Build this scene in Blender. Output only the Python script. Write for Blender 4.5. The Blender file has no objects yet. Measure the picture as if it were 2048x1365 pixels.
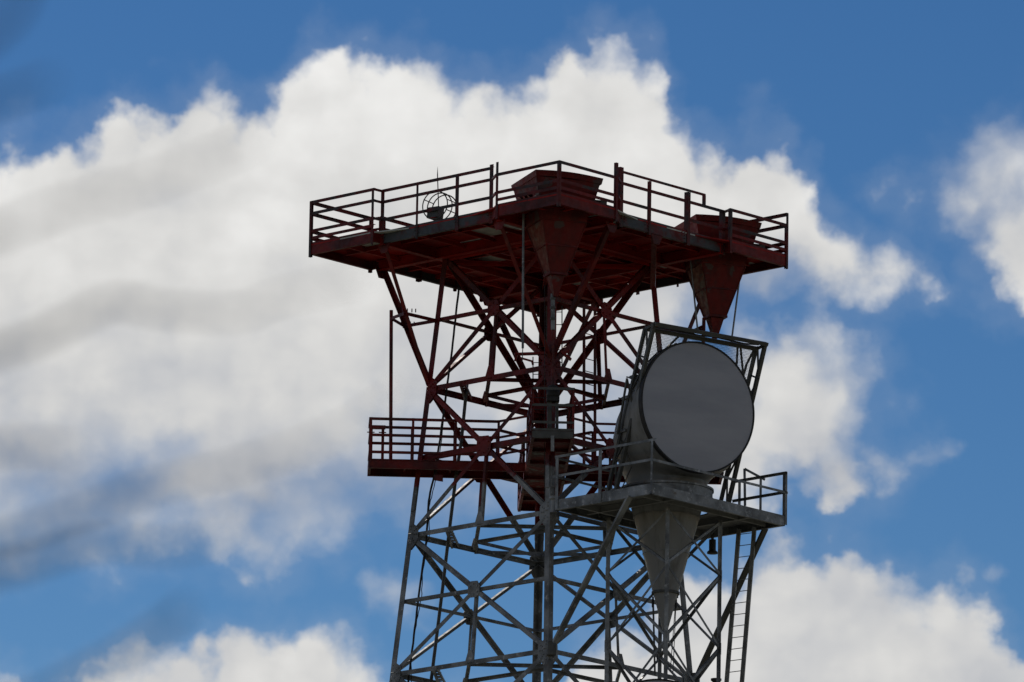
import bpy, bmesh, math, random
from mathutils import Vector as V, Matrix
random.seed(7)
C = bpy.context.scene.collection
S = bpy.context.scene

# ------------------------------------------------------------------ camera, world, sun, exposure
FPX = 300 * 2048 / 36
PITCH, ROLL, YAW = math.radians(12.897), 0.016725, -0.00424
CAM = V((0, -201.81, 1.6))
FW = V((math.sin(YAW) * math.cos(PITCH), math.cos(YAW) * math.cos(PITCH), math.sin(PITCH)))
RT = FW.cross(V((0, 0, 1))).normalized()
UP = RT.cross(FW)
RT, UP = (RT * math.cos(ROLL) + UP * math.sin(ROLL)), (UP * math.cos(ROLL) - RT * math.sin(ROLL))
cd = bpy.data.cameras.new('camera'); cam = bpy.data.objects.new('camera', cd); C.objects.link(cam)
cd.lens = 300; cd.sensor_width = 36; cd.clip_start = 0.5; cd.clip_end = 20000
cam.matrix_world = Matrix(((RT.x, UP.x, -FW.x, CAM.x), (RT.y, UP.y, -FW.y, CAM.y), (RT.z, UP.z, -FW.z, CAM.z), (0, 0, 0, 1)))
S.camera = cam
cd.dof.use_dof = True; cd.dof.focus_distance = 205.0; cd.dof.aperture_fstop = 4.8
S.cycles.use_denoising = True

def ray(px, py):
    return (FW + RT * ((px - 1024) / FPX) - UP * ((py - 682.5) / FPX)).normalized()
def proj(P):
    d = P - CAM; w = d.dot(FW)
    return 1024 + FPX * d.dot(RT) / w, 682.5 - FPX * d.dot(UP) / w

SUN_AZ, SUN_EL = math.radians(-38), math.radians(48)      # azimuth from +y towards +x
sd = V((math.sin(SUN_AZ) * math.cos(SUN_EL), math.cos(SUN_AZ) * math.cos(SUN_EL), math.sin(SUN_EL)))
sl = bpy.data.lights.new('sun', 'SUN'); sl.energy = 3.8; sl.angle = math.radians(0.53); sl.color = (1, 0.93, 0.84)
so = bpy.data.objects.new('sun', sl); C.objects.link(so); so.rotation_euler = (-sd).to_track_quat('-Z', 'Y').to_euler()
so.location = (0, 0, 120)
S.view_settings.view_transform = 'Standard'; S.view_settings.look = 'None'; S.view_settings.gamma = 1
S.view_settings.use_curve_mapping = False; S.view_settings.exposure = 0.0

# ---- small node toolkit
class NT:
    def __init__(s, tree): s.t = tree; tree.nodes.clear()
    def n(s, kind, **kw):
        x = s.t.nodes.new(kind)
        for k, v in kw.items(): setattr(x, k, v)
        return x
    def put(s, sock, v):
        if isinstance(v, bpy.types.NodeSocket): s.t.links.new(v, sock)
        else: sock.default_value = v
    def m(s, op, a, b=0.0, c=None, clamp=False):
        x = s.n('ShaderNodeMath', operation=op, use_clamp=clamp)
        s.put(x.inputs[0], a); s.put(x.inputs[1], b)
        if c is not None: s.put(x.inputs[2], c)
        return x.outputs[0]
    def vm(s, op, a, b):
        x = s.n('ShaderNodeVectorMath', operation=op); s.put(x.inputs[0], a); s.put(x.inputs[1], b)
        return x.outputs[0]
    def xyz(s, a, b, c):
        x = s.n('ShaderNodeCombineXYZ')
        for i, v in enumerate((a, b, c)): s.put(x.inputs[i], v)
        return x.outputs[0]
    def noise(s, vec, scale, detail=4, rough=0.55, dist=0.0, out='Fac'):
        x = s.n('ShaderNodeTexNoise'); s.put(x.inputs['Vector'], vec)
        x.inputs['Scale'].default_value = scale; x.inputs['Detail'].default_value = detail
        x.inputs['Roughness'].default_value = rough; x.inputs['Distortion'].default_value = dist
        return x.outputs[out]
    def step(s, v, a, b, lo=0.0, hi=1.0, kind='SMOOTHSTEP'):
        x = s.n('ShaderNodeMapRange', interpolation_type=kind)
        s.put(x.inputs['Value'], v)
        for k, q in (('From Min', a), ('From Max', b), ('To Min', lo), ('To Max', hi)): s.put(x.inputs[k], q)
        return x.outputs['Result']
    def mix(s, f, a, b, blend='MIX'):
        x = s.n('ShaderNodeMix', data_type='RGBA', blend_type=blend)
        s.put(x.inputs[0], f); s.put(x.inputs[6], a); s.put(x.inputs[7], b)
        return x.outputs[2]

# ---- sky: Nishita + broken cumulus, laid out by compass direction and elevation
w = bpy.data.worlds.new('World'); S.world = w; w.use_nodes = True
k = NT(w.node_tree)
wo = k.n('ShaderNodeOutputWorld'); bg = k.n('ShaderNodeBackground'); bg.inputs[1].default_value = 0.1
sky = k.n('ShaderNodeTexSky', sky_type='NISHITA'); sky.sun_disc = False
sky.sun_elevation = SUN_EL; sky.sun_rotation = SUN_AZ; sky.altitude = 900; sky.air_density = 1.0; sky.dust_density = 0.15; sky.ozone_density = 3.0
KS = 17.067
def uv(px, py):
    d = ray(px, py)
    return KS * math.atan2(d.x, d.y), KS * math.asin(d.z)
tc = k.n('ShaderNodeTexCoord'); sp = k.n('ShaderNodeSeparateXYZ'); k.t.links.new(tc.outputs['Generated'], sp.inputs[0])
U = k.m('MULTIPLY', k.m('ARCTAN2', sp.outputs[0], sp.outputs[1]), KS)
E_ = k.m('MULTIPLY', k.m('ARCSINE', sp.outputs[2]), KS)
P0 = k.xyz(U, E_, 0.0)
warpA = k.noise(P0, 5.0, 3, 0.5, out='Color'); warpB = k.noise(P0, 17.0, 6, 0.6, out='Color')
def centred(c, amp):
    a = k.vm('SUBTRACT', c, (0.5, 0.5, 0.5)); x = k.n('ShaderNodeVectorMath', operation='SCALE')
    k.put(x.inputs[0], a); x.inputs['Scale'].default_value = amp
    return x.outputs[0]
P1 = k.vm('ADD', k.vm('ADD', P0, centred(warpA, 0.055)), centred(warpB, 0.055))
s1 = k.n('ShaderNodeSeparateXYZ'); k.t.links.new(P1, s1.inputs[0]); UW, EW = s1.outputs[0], s1.outputs[1]
def contour(pts):
    """elevation of a cloud outline as a function of compass bearing"""
    pts = [uv(*p) for p in pts]
    fc = k.n('ShaderNodeFloatCurve'); fc.mapping.use_clip = False
    x0, x1 = pts[0][0], pts[-1][0]; y0 = min(p[1] for p in pts) - .01; y1 = max(p[1] for p in pts) + .01
    cu = fc.mapping.curves[0]
    qs = [((p[0] - x0) / (x1 - x0), (p[1] - y0) / (y1 - y0)) for p in pts]
    cu.points[0].location = qs[0]; cu.points[1].location = qs[-1]
    for q in qs[1:-1]: cu.points.new(*q)
    fc.mapping.update()
    t = k.m('DIVIDE', k.m('SUBTRACT', UW, x0), x1 - x0, clamp=True)
    fc.inputs[0].default_value = 1.0; k.put(fc.inputs[1], t)
    return k.m('ADD', k.m('MULTIPLY', fc.outputs[0], y1 - y0), y0)
def blob(px, py, rx, ry):
    u, v = uv(px, py)
    a = k.m('DIVIDE', k.m('SUBTRACT', UW, u), rx / 1000); b = k.m('DIVIDE', k.m('SUBTRACT', EW, v), ry / 1000)
    r = k.m('SQRT', k.m('ADD', k.m('MULTIPLY', a, a), k.m('MULTIPLY', b, b)))
    return k.m('MULTIPLY', k.m('SUBTRACT', 1.0, r), min(rx, ry) / 1000)
def mx(*a):
    r = a[0]
    for b in a[1:]: r = k.m('SMOOTH_MAX', r, b, 0.03)
    return r
topA = contour([(-60, 305), (0, 300), (45, 280), (80, 295), (130, 265), (200, 252), (240, 234), (300, 230), (350, 200), (395, 180), (450, 190), (490, 220), (530, 222), (560, 180), (585, 130), (620, 105), (660, 95), (700, 112), (740, 118), (770, 122), (805, 108), (860, 108), (890, 142), (925, 176), (960, 173), (1010, 163), (1080, 152), (1115, 122), (1160, 100), (1230, 98), (1290, 112), (1325, 145), (1350, 210), (1375, 255), (1405, 300), (1460, 285), (1500, 250), (1540, 245), (1590, 310), (1640, 375), (1665, 440), (1740, 480), (1810, 505), (1870, 550), (1910, 640)])
botA = contour([(-60, 1110), (0, 1110), (150, 1105), (350, 1105), (500, 1130), (620, 1110), (740, 1055), (900, 1010), (1050, 990), (1230, 960), (1330, 850), (1400, 650), (1480, 605), (1560, 590), (1700, 598), (1800, 575), (1870, 552), (1910, 540)])
topB = contour([(1100, 1400), (1200, 1280), (1290, 1225), (1380, 1155), (1450, 1135), (1500, 1112), (1560, 1082), (1640, 1078), (1700, 1095), (1790, 1150), (1850, 1175), (1900, 1165), (1960, 1190), (2000, 1245), (2060, 1325)])
topC = contour([(110, 1400), (200, 1335), (330, 1275), (400, 1292), (480, 1265), (560, 1258), (640, 1255), (700, 1285), (740, 1325), (785, 1400)])
floorB = uv(1600, 1700)[1]
dA = k.m('MINIMUM', k.m('SUBTRACT', topA, EW), k.m('MULTIPLY', k.m('SUBTRACT', EW, botA), 0.8))
dB = k.m('MINIMUM', k.m('SUBTRACT', topB, EW), k.m('SUBTRACT', EW, floorB))
dC = k.m('MINIMUM', k.m('SUBTRACT', topC, EW), k.m('SUBTRACT', EW, floorB))
dD = mx(blob(1590, 805, 165, 180), blob(1620, 740, 120, 95), blob(1680, 925, 105, 75), blob(1470, 900, 150, 120))
dE = mx(blob(2015, 335, 80, 90), blob(1955, 405, 125, 62), blob(2060, 470, 135, 140), blob(1990, 500, 65, 70))
dF = mx(blob(790, 1170, 85, 70), blob(2005, 1140, 40, 30), blob(1835, 915, 70, 32))
dens = k.m('MAXIMUM', k.m('MAXIMUM', dA, dB), k.m('MAXIMUM', dC, k.m('MAXIMUM', dD, dE)))
scat = k.m('MULTIPLY', k.m('SUBTRACT', k.noise(P0, 0.9, 4, 0.5), 0.52), 1.1)      # scattered cumulus over the other bearings
away = k.step(k.m('ABSOLUTE', U), 1.08, 1.7)
dens = k.m('ADD', k.m('MULTIPLY', dens, k.m('SUBTRACT', 1.0, away)), k.m('MULTIPLY', scat, away))
fluff = k.noise(P0, 7.5, 8, 0.52)
fine = k.noise(P1, 22.0, 7, 0.58)
hole = k.step(mx(blob(270, 925, 90, 60), blob(330, 885, 60, 40)), -0.06, 0.10, 0.0, 0.055)
vor = k.n('ShaderNodeTexVoronoi', feature='SMOOTH_F1', voronoi_dimensions='2D'); vor.inputs['Scale'].default_value = 9.0; vor.inputs['Smoothness'].default_value = 0.45; vor.inputs['Detail'].default_value = 1.0; vor.inputs['Roughness'].default_value = 0.5; k.put(vor.inputs['Vector'], P1)
billow = k.m('SUBTRACT', 0.505, vor.outputs['Distance'])
edge = k.m('ADD', k.m('MULTIPLY', k.m('SUBTRACT', fluff, 0.5), 0.12), k.m('MULTIPLY', k.m('SUBTRACT', fine, 0.5), 0.055))
edge = k.m('ADD', edge, k.m('MULTIPLY', billow, 0.065))
thinA = k.step(blob(1535, 335, 105, 130), -0.06, 0.08, 0.0, 0.05)
hole = k.m('ADD', hole, thinA)
dd = k.m('ADD', k.m('SUBTRACT', k.m('ADD', k.m('MINIMUM', dens, 0.34), edge), hole), 0.010)
crisp = lambda top: k.step(k.m('ABSOLUTE', k.m('SUBTRACT', k.m('SUBTRACT', top, EW), 0.03)), 0.08, 0.30)   # firm domed tops, vague bases
soft = k.m('MULTIPLY', k.m('MULTIPLY', crisp(topA), crisp(topB)), crisp(topC))
soft = k.m('MULTIPLY', k.m('ADD', 0.062, k.m('MULTIPLY', soft, 0.14)), k.step(k.noise(P0, 3.7, 3, 0.5), 0.35, 0.65, 0.75, 1.35))
soft = k.m('MULTIPLY', soft, k.step(k.m('ADD', dD, 0.0), -0.10, 0.03, 1.0, 0.6))
alpha = k.step(dd, k.m('MULTIPLY', soft, -0.35), soft)
thin = k.m('MULTIPLY', k.step(k.m('ADD', dF, edge), -0.02, 0.11), 0.5)
haloz = k.m('MULTIPLY', k.step(dd, -0.09, 0.02), 0.09)                     # thin vapour round the clouds
alpha = k.m('MAXIMUM', alpha, k.m('MAXIMUM', thin, haloz))
# relief: density towards the sun minus density here
off = k.vm('ADD', P1, (-0.018, 0.03, 0.0))
rel = k.m('SUBTRACT', k.noise(P1, 4.5, 4, 0.45), k.noise(off, 4.5, 4, 0.45))
big = k.noise(P0, 3.1, 4, 0.5)
streak = k.noise(k.vm('MULTIPLY', P0, (0.45, 1.6, 1.0)), 4.2, 4, 0.5)
dark = mx(blob(120, 900, 260, 130), blob(330, 950, 330, 110), blob(620, 960, 260, 90), blob(1680, 930, 120, 70), blob(2040, 470, 140, 120), blob(1560, 540, 160, 90))
below = k.m('MULTIPLY', k.step(k.m('SUBTRACT', topA, EW), 0.10, 0.55, 0.05, -0.06), k.m('SUBTRACT', 1.0, away))
lum = k.m('ADD', k.m('ADD', 0.71, k.m('ADD', below, k.m('MULTIPLY', billow, 0.06))), k.m('MULTIPLY', rel, 0.26))
lum = k.m('ADD', lum, k.m('MULTIPLY', k.m('SUBTRACT', big, 0.5), 0.42))
lum = k.m('ADD', lum, k.m('MULTIPLY', k.m('SUBTRACT', streak, 0.5), 0.2))
lum = k.m('SUBTRACT', lum, k.step(dark, -0.06, 0.10, 0.0, 0.16))
rim = k.m('SUBTRACT', 1.0, k.step(dd, 0.05, 0.26))
lum = k.m('SUBTRACT', lum, k.m('MULTIPLY', rim, 0.02))
lum = k.m('MINIMUM', k.m('MAXIMUM', lum, 0.36), 0.90)
tint = k.mix(k.step(lum, 0.38, 0.72), (0.91, 0.965, 1.08, 1), (1.0, 0.994, 0.975, 1))
ccol = k.n('ShaderNodeVectorMath', operation='SCALE'); k.put(ccol.inputs[0], tint); k.put(ccol.inputs['Scale'], k.m('MULTIPLY', lum, 10.0))
hs = k.n('ShaderNodeHueSaturation'); hs.inputs['Saturation'].default_value = 1.25; hs.inputs['Value'].default_value = 0.08
k.t.links.new(sky.outputs[0], hs.inputs['Color'])
cl0 = k.vm('MINIMUM', hs.outputs[0], (0.9, 0.9, 0.9))               # clear dry air: deepen the blue
gm = k.n('ShaderNodeGamma'); gm.inputs['Gamma'].default_value = 1.7; k.put(gm.inputs[0], cl0)
blue = k.vm('MULTIPLY', gm.outputs[0], (25.5, 15.7, 10.9))
k.put(bg.inputs[0], k.mix(alpha, blue, ccol.outputs[0])); k.t.links.new(bg.outputs[0], wo.inputs[0])

# ------------------------------------------------------------------ materials
def mat(name, build, rough=0.6, metal=0.0, bump=None):
    m = bpy.data.materials.new(name); m.use_nodes = True
    k = NT(m.node_tree); o = k.n('ShaderNodeOutputMaterial'); b = k.n('ShaderNodeBsdfPrincipled')
    k.t.links.new(b.outputs[0], o.inputs[0])
    b.inputs['Metallic'].default_value = metal; b.inputs['Specular IOR Level'].default_value = 0.25
    g = k.n('ShaderNodeNewGeometry').outputs['Position']
    col = build(k, g); k.put(b.inputs['Base Color'], col)
    r = k.noise(g, 9.0, 4); k.put(b.inputs['Roughness'], k.step(r, 0.3, 0.7, rough - .12, rough + .12))
    if bump:
        bp = k.n('ShaderNodeBump'); bp.inputs['Strength'].default_value = bump[1]; bp.inputs['Distance'].default_value = 0.01
        k.put(bp.inputs['Height'], k.noise(g, bump[0], 5)); k.t.links.new(bp.outputs[0], b.inputs['Normal'])
    return m
RED, RED2, FADED = (0.145, 0.004, 0.003, 1), (0.04, 0.003, 0.0025, 1), (0.17, 0.032, 0.022, 1)
GREY, GREY2, STAIN = (0.215, 0.225, 0.235, 1), (0.085, 0.09, 0.095, 1), (0.085, 0.065, 0.045, 1)
def redcol(k, g, wear=0.70):
    c = k.mix(k.step(k.noise(g, 1.3, 6), 0.35, 0.65), RED, RED2)
    c = k.mix(k.step(k.noise(g, 4.5, 7, 0.65), 0.55, 0.72, 0, 0.65), c, FADED)
    return k.mix(k.step(k.noise(g, 2.2, 8, 0.7, 0.4), wear, wear + 0.05), c, (0.13, 0.13, 0.12, 1))
def greycol(k, g):
    c = k.mix(k.step(k.noise(g, 1.7, 6), 0.35, 0.65), GREY, GREY2)
    c = k.mix(k.step(k.noise(g, 6, 8, 0.7), 0.54, 0.70, 0, 0.8), c, (0.40, 0.41, 0.42, 1))
    return k.mix(k.step(k.noise(g, 3.1, 8, 0.7, 0.3), 0.60, 0.72, 0, 0.8), c, STAIN)
BAND = 44.0
def towercol(k, g):                                            # the paint band: red above, galvanised grey below
    z = k.n('ShaderNodeSeparateXYZ'); k.put(z.inputs[0], g)
    zz = k.m('ADD', z.outputs[2], k.m('MULTIPLY', k.noise(g, 1.1, 5), 0.9))
    return k.mix(k.step(zz, BAND + .42, BAND + .52), greycol(k, g), redcol(k, g, 0.66))
M = {
    'tower': mat('aviation_paint', towercol, 0.55, bump=(14, 0.15)),
    'red': mat('red_paint', redcol, 0.55, bump=(14, 0.15)),
    'sheet': mat('red_sheet', lambda k, g: redcol(k, g, 0.58), 0.6, bump=(3, 0.3)),
    'rail': mat('rail_paint', lambda k, g: k.mix(k.step(k.noise(g, 1.9, 7, 0.6), 0.45, 0.6), (0.085, 0.004, 0.003, 1), (0.03, 0.022, 0.022, 1)), 0.55),
    'horn': mat('horn_paint', lambda k, g: k.mix(k.step(k.noise(g, 1.4, 7, 0.6, 0.5), 0.56, 0.60, 0, 0.8), k.mix(k.step(k.noise(k.vm('MULTIPLY', g, (1.0, 1.0, 0.3)), 5, 7, 0.65), 0.4, 0.7), (0.115, 0.004, 0.003, 1), (0.06, 0.006, 0.005, 1)), (0.06, 0.045, 0.042, 1)), 0.6, bump=(3, 0.3)),
    'deck': mat('red_deck', lambda k, g: k.mix(k.step(k.noise(g, 0.9, 6), .35, .65), (0.32, 0.006, 0.003, 1), (0.16, 0.004, 0.0025, 1)), 0.7),
    'beam': mat('weathered_beam', lambda k, g: k.mix(k.step(k.noise(g, 1.1, 8, 0.65), 0.46, 0.60), (0.045, 0.05, 0.056, 1), redcol(k, g)), 0.55, bump=(14, 0.15)),
    'grey': mat('galvanised', greycol, 0.5, 0.35, bump=(20, 0.12)),
    'dark': mat('dark_steel', lambda k, g: k.mix(k.noise(g, 4, 6), (0.045, 0.047, 0.045, 1), (0.09, 0.09, 0.085, 1)), 0.5, 0.3),
    'black': mat('black_rubber', lambda k, g: k.mix(k.noise(g, 6, 4), (0.012, 0.012, 0.013, 1), (0.03, 0.03, 0.03, 1)), 0.6),
    'grating': mat('grey_grating', lambda k, g: k.mix(k.step(k.noise(g, 5, 6), .3, .7), (0.32, 0.33, 0.31, 1), (0.45, 0.46, 0.43, 1)), 0.7),
    'cone': mat('cream_horn_paint', lambda k, g: k.mix(k.step(k.noise(k.vm('MULTIPLY', g, (1.0, 1.0, 0.35)), 2.6, 8, 0.65), 0.48, 0.72), (0.205, 0.208, 0.212, 1), (0.12, 0.12, 0.118, 1)), 0.45, bump=(5, 0.1)),
    'radome': mat('radome_fabric', lambda k, g: k.mix(k.step(k.noise(k.vm('MULTIPLY', g, (0.5, 0.5, 2.5)), 0.8, 4), 0.3, 0.7), (0.26, 0.272, 0.315, 1), (0.32, 0.328, 0.37, 1)), 0.65),
    'earth': mat('grass_and_earth', lambda k, g: k.mix(k.noise(g, 0.05, 8), (0.075, 0.08, 0.05, 1), (0.12, 0.112, 0.09, 1)), 0.9),
}

# ------------------------------------------------------------------ mesh toolkit
class MB:
    def __init__(s): s.v = []; s.f = []
    def add(s, vs, fs):
        o = len(s.v); s.v += [V(x) for x in vs]; s.f += [tuple(i + o for i in f) for f in fs]
        return s
    def prism(s, a, b, prof):
        """sweep a closed profile (list of offset vectors) from a to b"""
        n = len(prof)
        fs = [(i, (i + 1) % n, n + (i + 1) % n, n + i) for i in range(n)] + [tuple(range(n))[::-1], tuple(range(n, 2 * n))]
        return s.add([a + p for p in prof] + [b + p for p in prof], fs)
    def frame(s, a, b, nrm):
        d = (b - a).normalized(); n = V(nrm); n = n - d * n.dot(d)
        if n.length < 1e-4: n = d.orthogonal()
        n.normalize(); return d, n, d.cross(n)
    def bar(s, a, b, w, h, nrm=(0, 0, 1)):
        d, n, e = s.frame(a, b, nrm)
        return s.prism(a, b, [e * (-w / 2) + n * (-h / 2), e * (w / 2) + n * (-h / 2), e * (w / 2) + n * (h / 2), e * (-w / 2) + n * (h / 2)])
    def ell(s, a, b, wd, nrm, t=0.012, flip=1, w2=None):
        """steel angle: one flange in the plane facing nrm, the other turned back from it"""
        d, n, e = s.frame(a, b, nrm); e = e * flip; w2 = w2 or wd
        h = wd / 2
        p = [e * -h, e * h, e * h - n * t, e * (-h + t) - n * t, e * (-h + t) - n * w2, e * -h - n * w2]
        return s.prism(a, b, p)
    def chan(s, a, b, hgt, fl, out, t=0.014):
        """channel: web facing out, flanges turned inwards; a, b on the top edge"""
        d = (b - a).normalized(); o = V(out); o = (o - d * o.dot(d)).normalized(); z = V((0, 0, 1))
        p = [z * 0, z * -hgt, -o * fl - z * hgt, -o * fl - z * (hgt - t), -o * t - z * (hgt - t), -o * t - z * t, -o * fl - z * t, -o * fl]
        return s.prism(a, b, p)
    def tube(s, pts, r, seg=8):
        for i in range(len(pts) - 1):
            a, b = V(pts[i]), V(pts[i + 1]); d, n, e = s.frame(a, b, (0.31, 0.2, 0.9))
            s.prism(a, b, [n * (r * math.cos(q)) + e * (r * math.sin(q)) for q in [2 * math.pi * j / seg for j in range(seg)]])
        return s
    def hoop(s, c, n, R, r, seg=40, arc=(0, 2 * math.pi)):
        n = V(n).normalized(); a = n.orthogonal().normalized(); b = n.cross(a)
        full = abs(arc[1] - arc[0]) > 6.28
        vs = []; m = 6; cnt = seg if full else seg + 1
        for i in range(cnt):
            q = arc[0] + (arc[1] - arc[0]) * i / seg; d = a * math.cos(q) + b * math.sin(q)
            for j in range(m):
                w = 2 * math.pi * j / m; vs.append(c + d * (R + r * math.cos(w)) + n * (r * math.sin(w)))
        fs = []
        for i in range(seg):
            k2 = (i + 1) % cnt
            for j in range(m): fs.append((i * m + j, i * m + (j + 1) % m, k2 * m + (j + 1) % m, k2 * m + j))
        return s.add(vs, fs)
    def lathe(s, c, prof, ax=(0, 0, 1), seg=48, caps=True):
        """prof = [(radius, distance along ax)]"""
        n = V(ax).normalized(); a = n.orthogonal().normalized(); b = n.cross(a); vs = []
        for r, t in prof:
            for i in range(seg):
                q = 2 * math.pi * i / seg; vs.append(c + (a * math.cos(q) + b * math.sin(q)) * max(r, 1e-4) + n * t)
        fs = []
        for j in range(len(prof) - 1):
            for i in range(seg): fs.append((j * seg + i, j * seg + (i + 1) % seg, (j + 1) * seg + (i + 1) % seg, (j + 1) * seg + i))
        if caps: fs += [tuple(range(seg))[::-1], tuple(range((len(prof) - 1) * seg, len(prof) * seg))]
        return s.add(vs, fs)
    def plate(s, pts, n, t):
        n = V(n).normalized()
        m = len(pts); vs = [p + n * (t / 2) for p in pts] + [p - n * (t / 2) for p in pts]
        return s.add(vs, [tuple(range(m)), tuple(range(m, 2 * m))[::-1]] + [(i, m + i, m + (i + 1) % m, (i + 1) % m) for i in range(m)])
    def box(s, c, ax, ay, az):
        """box with centre c and half-axis vectors"""
        vs = [c + ax * i + ay * j + az * q for i in (-1, 1) for j in (-1, 1) for q in (-1, 1)]
        return s.add(vs, [(0, 1, 3, 2), (4, 6, 7, 5), (0, 4, 5, 1), (2, 3, 7, 6), (0, 2, 6, 4), (1, 5, 7, 3)])
    def build(s, name, m, parent=None, smooth=False, loc=None):
        base = V((0, 0, 0)); p = parent
        while p is not None: base = base + p.location; p = p.parent
        here = base + (loc - base if loc is not None else V((0, 0, 0)))
        me = bpy.data.meshes.new(name); me.from_pydata([tuple(x - here) for x in s.v], [], s.f)
        bm = bmesh.new(); bm.from_mesh(me); bmesh.ops.recalc_face_normals(bm, faces=bm.faces); bm.to_mesh(me); bm.free()
        o = bpy.data.objects.new(name, me); C.objects.link(o); me.materials.append(m)
        o.location = here - base; o.parent = parent
        if smooth:
            for q in me.polygons: q.use_smooth = True
            me.set_sharp_from_angle(angle=math.radians(35))
        return o
def tag(o, label, cat, group=None):
    o['label'] = label; o['category'] = cat
    if group: o['group'] = group
    return o
def thing(name, label, cat, loc, group=None):
    o = bpy.data.objects.new(name, None); C.objects.link(o); o.location = loc; o.empty_display_size = 0.3
    return tag(o, label, cat, group)
def copy_tree(o, parent=None):
    c = o.copy(); C.objects.link(c); c.parent = parent
    for ch in list(o.children): copy_tree(ch, c)
    return c

# ------------------------------------------------------------------ ground
g = MB(); N_ = 48
g.v = [V((0, 0, 0))] + [V((r * math.cos(a), r * math.sin(a), 0)) for r in (60, 400, 6000) for a in [2 * math.pi * i / N_ for i in range(N_)]]
g.f = [(0, 1 + i, 1 + (i + 1) % N_) for i in range(N_)] + [(1 + j * N_ + i, 1 + (j + 1) * N_ + i, 1 + (j + 1) * N_ + (i + 1) % N_, 1 + j * N_ + (i + 1) % N_) for j in (0, 1) for i in range(N_)]
go = g.build('ground', M['earth']); go['kind'] = 'structure'

# ------------------------------------------------------------------ tower geometry
PHI = math.radians(2.183)
eR = V((math.cos(PHI), math.sin(PHI), 0)); eF = V((-math.sin(PHI), math.cos(PHI), 0)); Z = V((0, 0, 1))
DIRQ = {'R': eR, 'F': eF, 'L': -eR, 'N': -eF}
def tp(a, b, z): return eR * a + eF * b + Z * z
def rad(z): return 1.481 + 0.1044 * (60 - z)
def leg(q, z): return DIRQ[q] * rad(z) + Z * z
FACES = {'FL': ('L', 'N'), 'FR': ('N', 'R'), 'BR': ('R', 'F'), 'BL': ('F', 'L')}
def nrm(f): a, b = FACES[f]; return (DIRQ[a] + DIRQ[b]).normalized()
def hit(px, py, p0, n):
    d = ray(px, py); return CAM + d * ((p0 - CAM).dot(n) / d.dot(n))
def onz(px, py, z): return hit(px, py, V((0, 0, z)), Z)
def onb(px, py, b): return hit(px, py, tp(0, b, 0), eF)        # on the vertical plane b metres behind the tower axis
zA, zC, zE, zG, zI = 49.83, 46.552, 42.924, 39.506, 36.0
LEV = [zA, zC, zE, zG, zI, 32.2, 27.8, 22.6, 16.4, 9.0, 0.3]
T = thing('lattice_tower', 'tall square steel lattice tower, red on top and grey below, carrying all the platforms', 'tower', V((0, 0, 0)))
T2 = M['tower']
for q in 'LNRF':
    i = 'LNRF'.index(q); p, r = 'LNRF'[i - 1], 'LNRF'[(i + 1) % 4]
    mb = MB()
    for z0, z1 in ((zA + .15, zE - .2), (zE - .2, 20), (20, 0)):
        a, b = leg(q, z0), leg(q, z1); d = (b - a).normalized()
        u = (DIRQ[p] - DIRQ[q]).normalized(); v = (DIRQ[r] - DIRQ[q]).normalized(); wd, t = 0.155, 0.02
        c0, c1 = a + DIRQ[q] * 0.03, b + DIRQ[q] * 0.03
        prof = [V((0, 0, 0)), u * wd, u * wd + v * t, u * t + v * t, v * wd + u * t, v * wd]
        mb.prism(c0, c1, prof)
    for zz in (zE + 1.0, zG - 1.4):                               # bolted splice plates
        for uu in (u, v):
            n2 = (DIRQ[q] - uu * DIRQ[q].dot(uu)).normalized()
            c = leg(q, zz) + DIRQ[q] * 0.03 + uu * 0.08
            mb.plate([c + uu * x * 0.06 + (leg(q, zz + y) - leg(q, zz)) for x, y in ((-1, -.4), (1, -.4), (1, .4), (-1, .4))], n2 * 1.0, 0.05)
    mb.build('leg', T2, T)

def bolts(mb, c, n, ax, ay, pts, r=0.018, h=0.03):
    n = V(n).normalized()
    for x, y in pts:
        mb.lathe(c + ax * x + ay * y, [(r, 0), (r, h)], n, 6)
def gusset(f, q, z, other, sz=0.46):
    n = nrm(f); a = leg(q, z); o = (leg(other, z) - a).normalized(); up = (leg(q, z + 1) - leg(q, z)).normalized()
    mb = MB(); c = a + n * 0.012
    pts = [c + o * x * sz + up * y * sz for x, y in ((-.02, .62), (.22, .62), (.66, .36), (.70, -.30), (.36, -.72), (-.02, -.66))]
    mb.plate(pts, n, 0.014)
    bolts(mb, c, n, o * sz, up * sz, [(.1, .5), (.1, .32), (.1, -.5), (.1, -.32), (.25, .1), (.38, .22), (.5, .3), (.3, -.2), (.38, -.32), (.46, -.44), (.4, .02), (.55, .02)])
    return mb
def X(f, zt, zb):
    a, b = FACES[f]
    wt, wb = rad(zt), rad(zb); t = wt / (wt + wb); zc = zt + (zb - zt) * t
    return (leg(a, zt) + (leg(b, zb) - leg(a, zt)) * t), zc
WALK = 44.66
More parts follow.
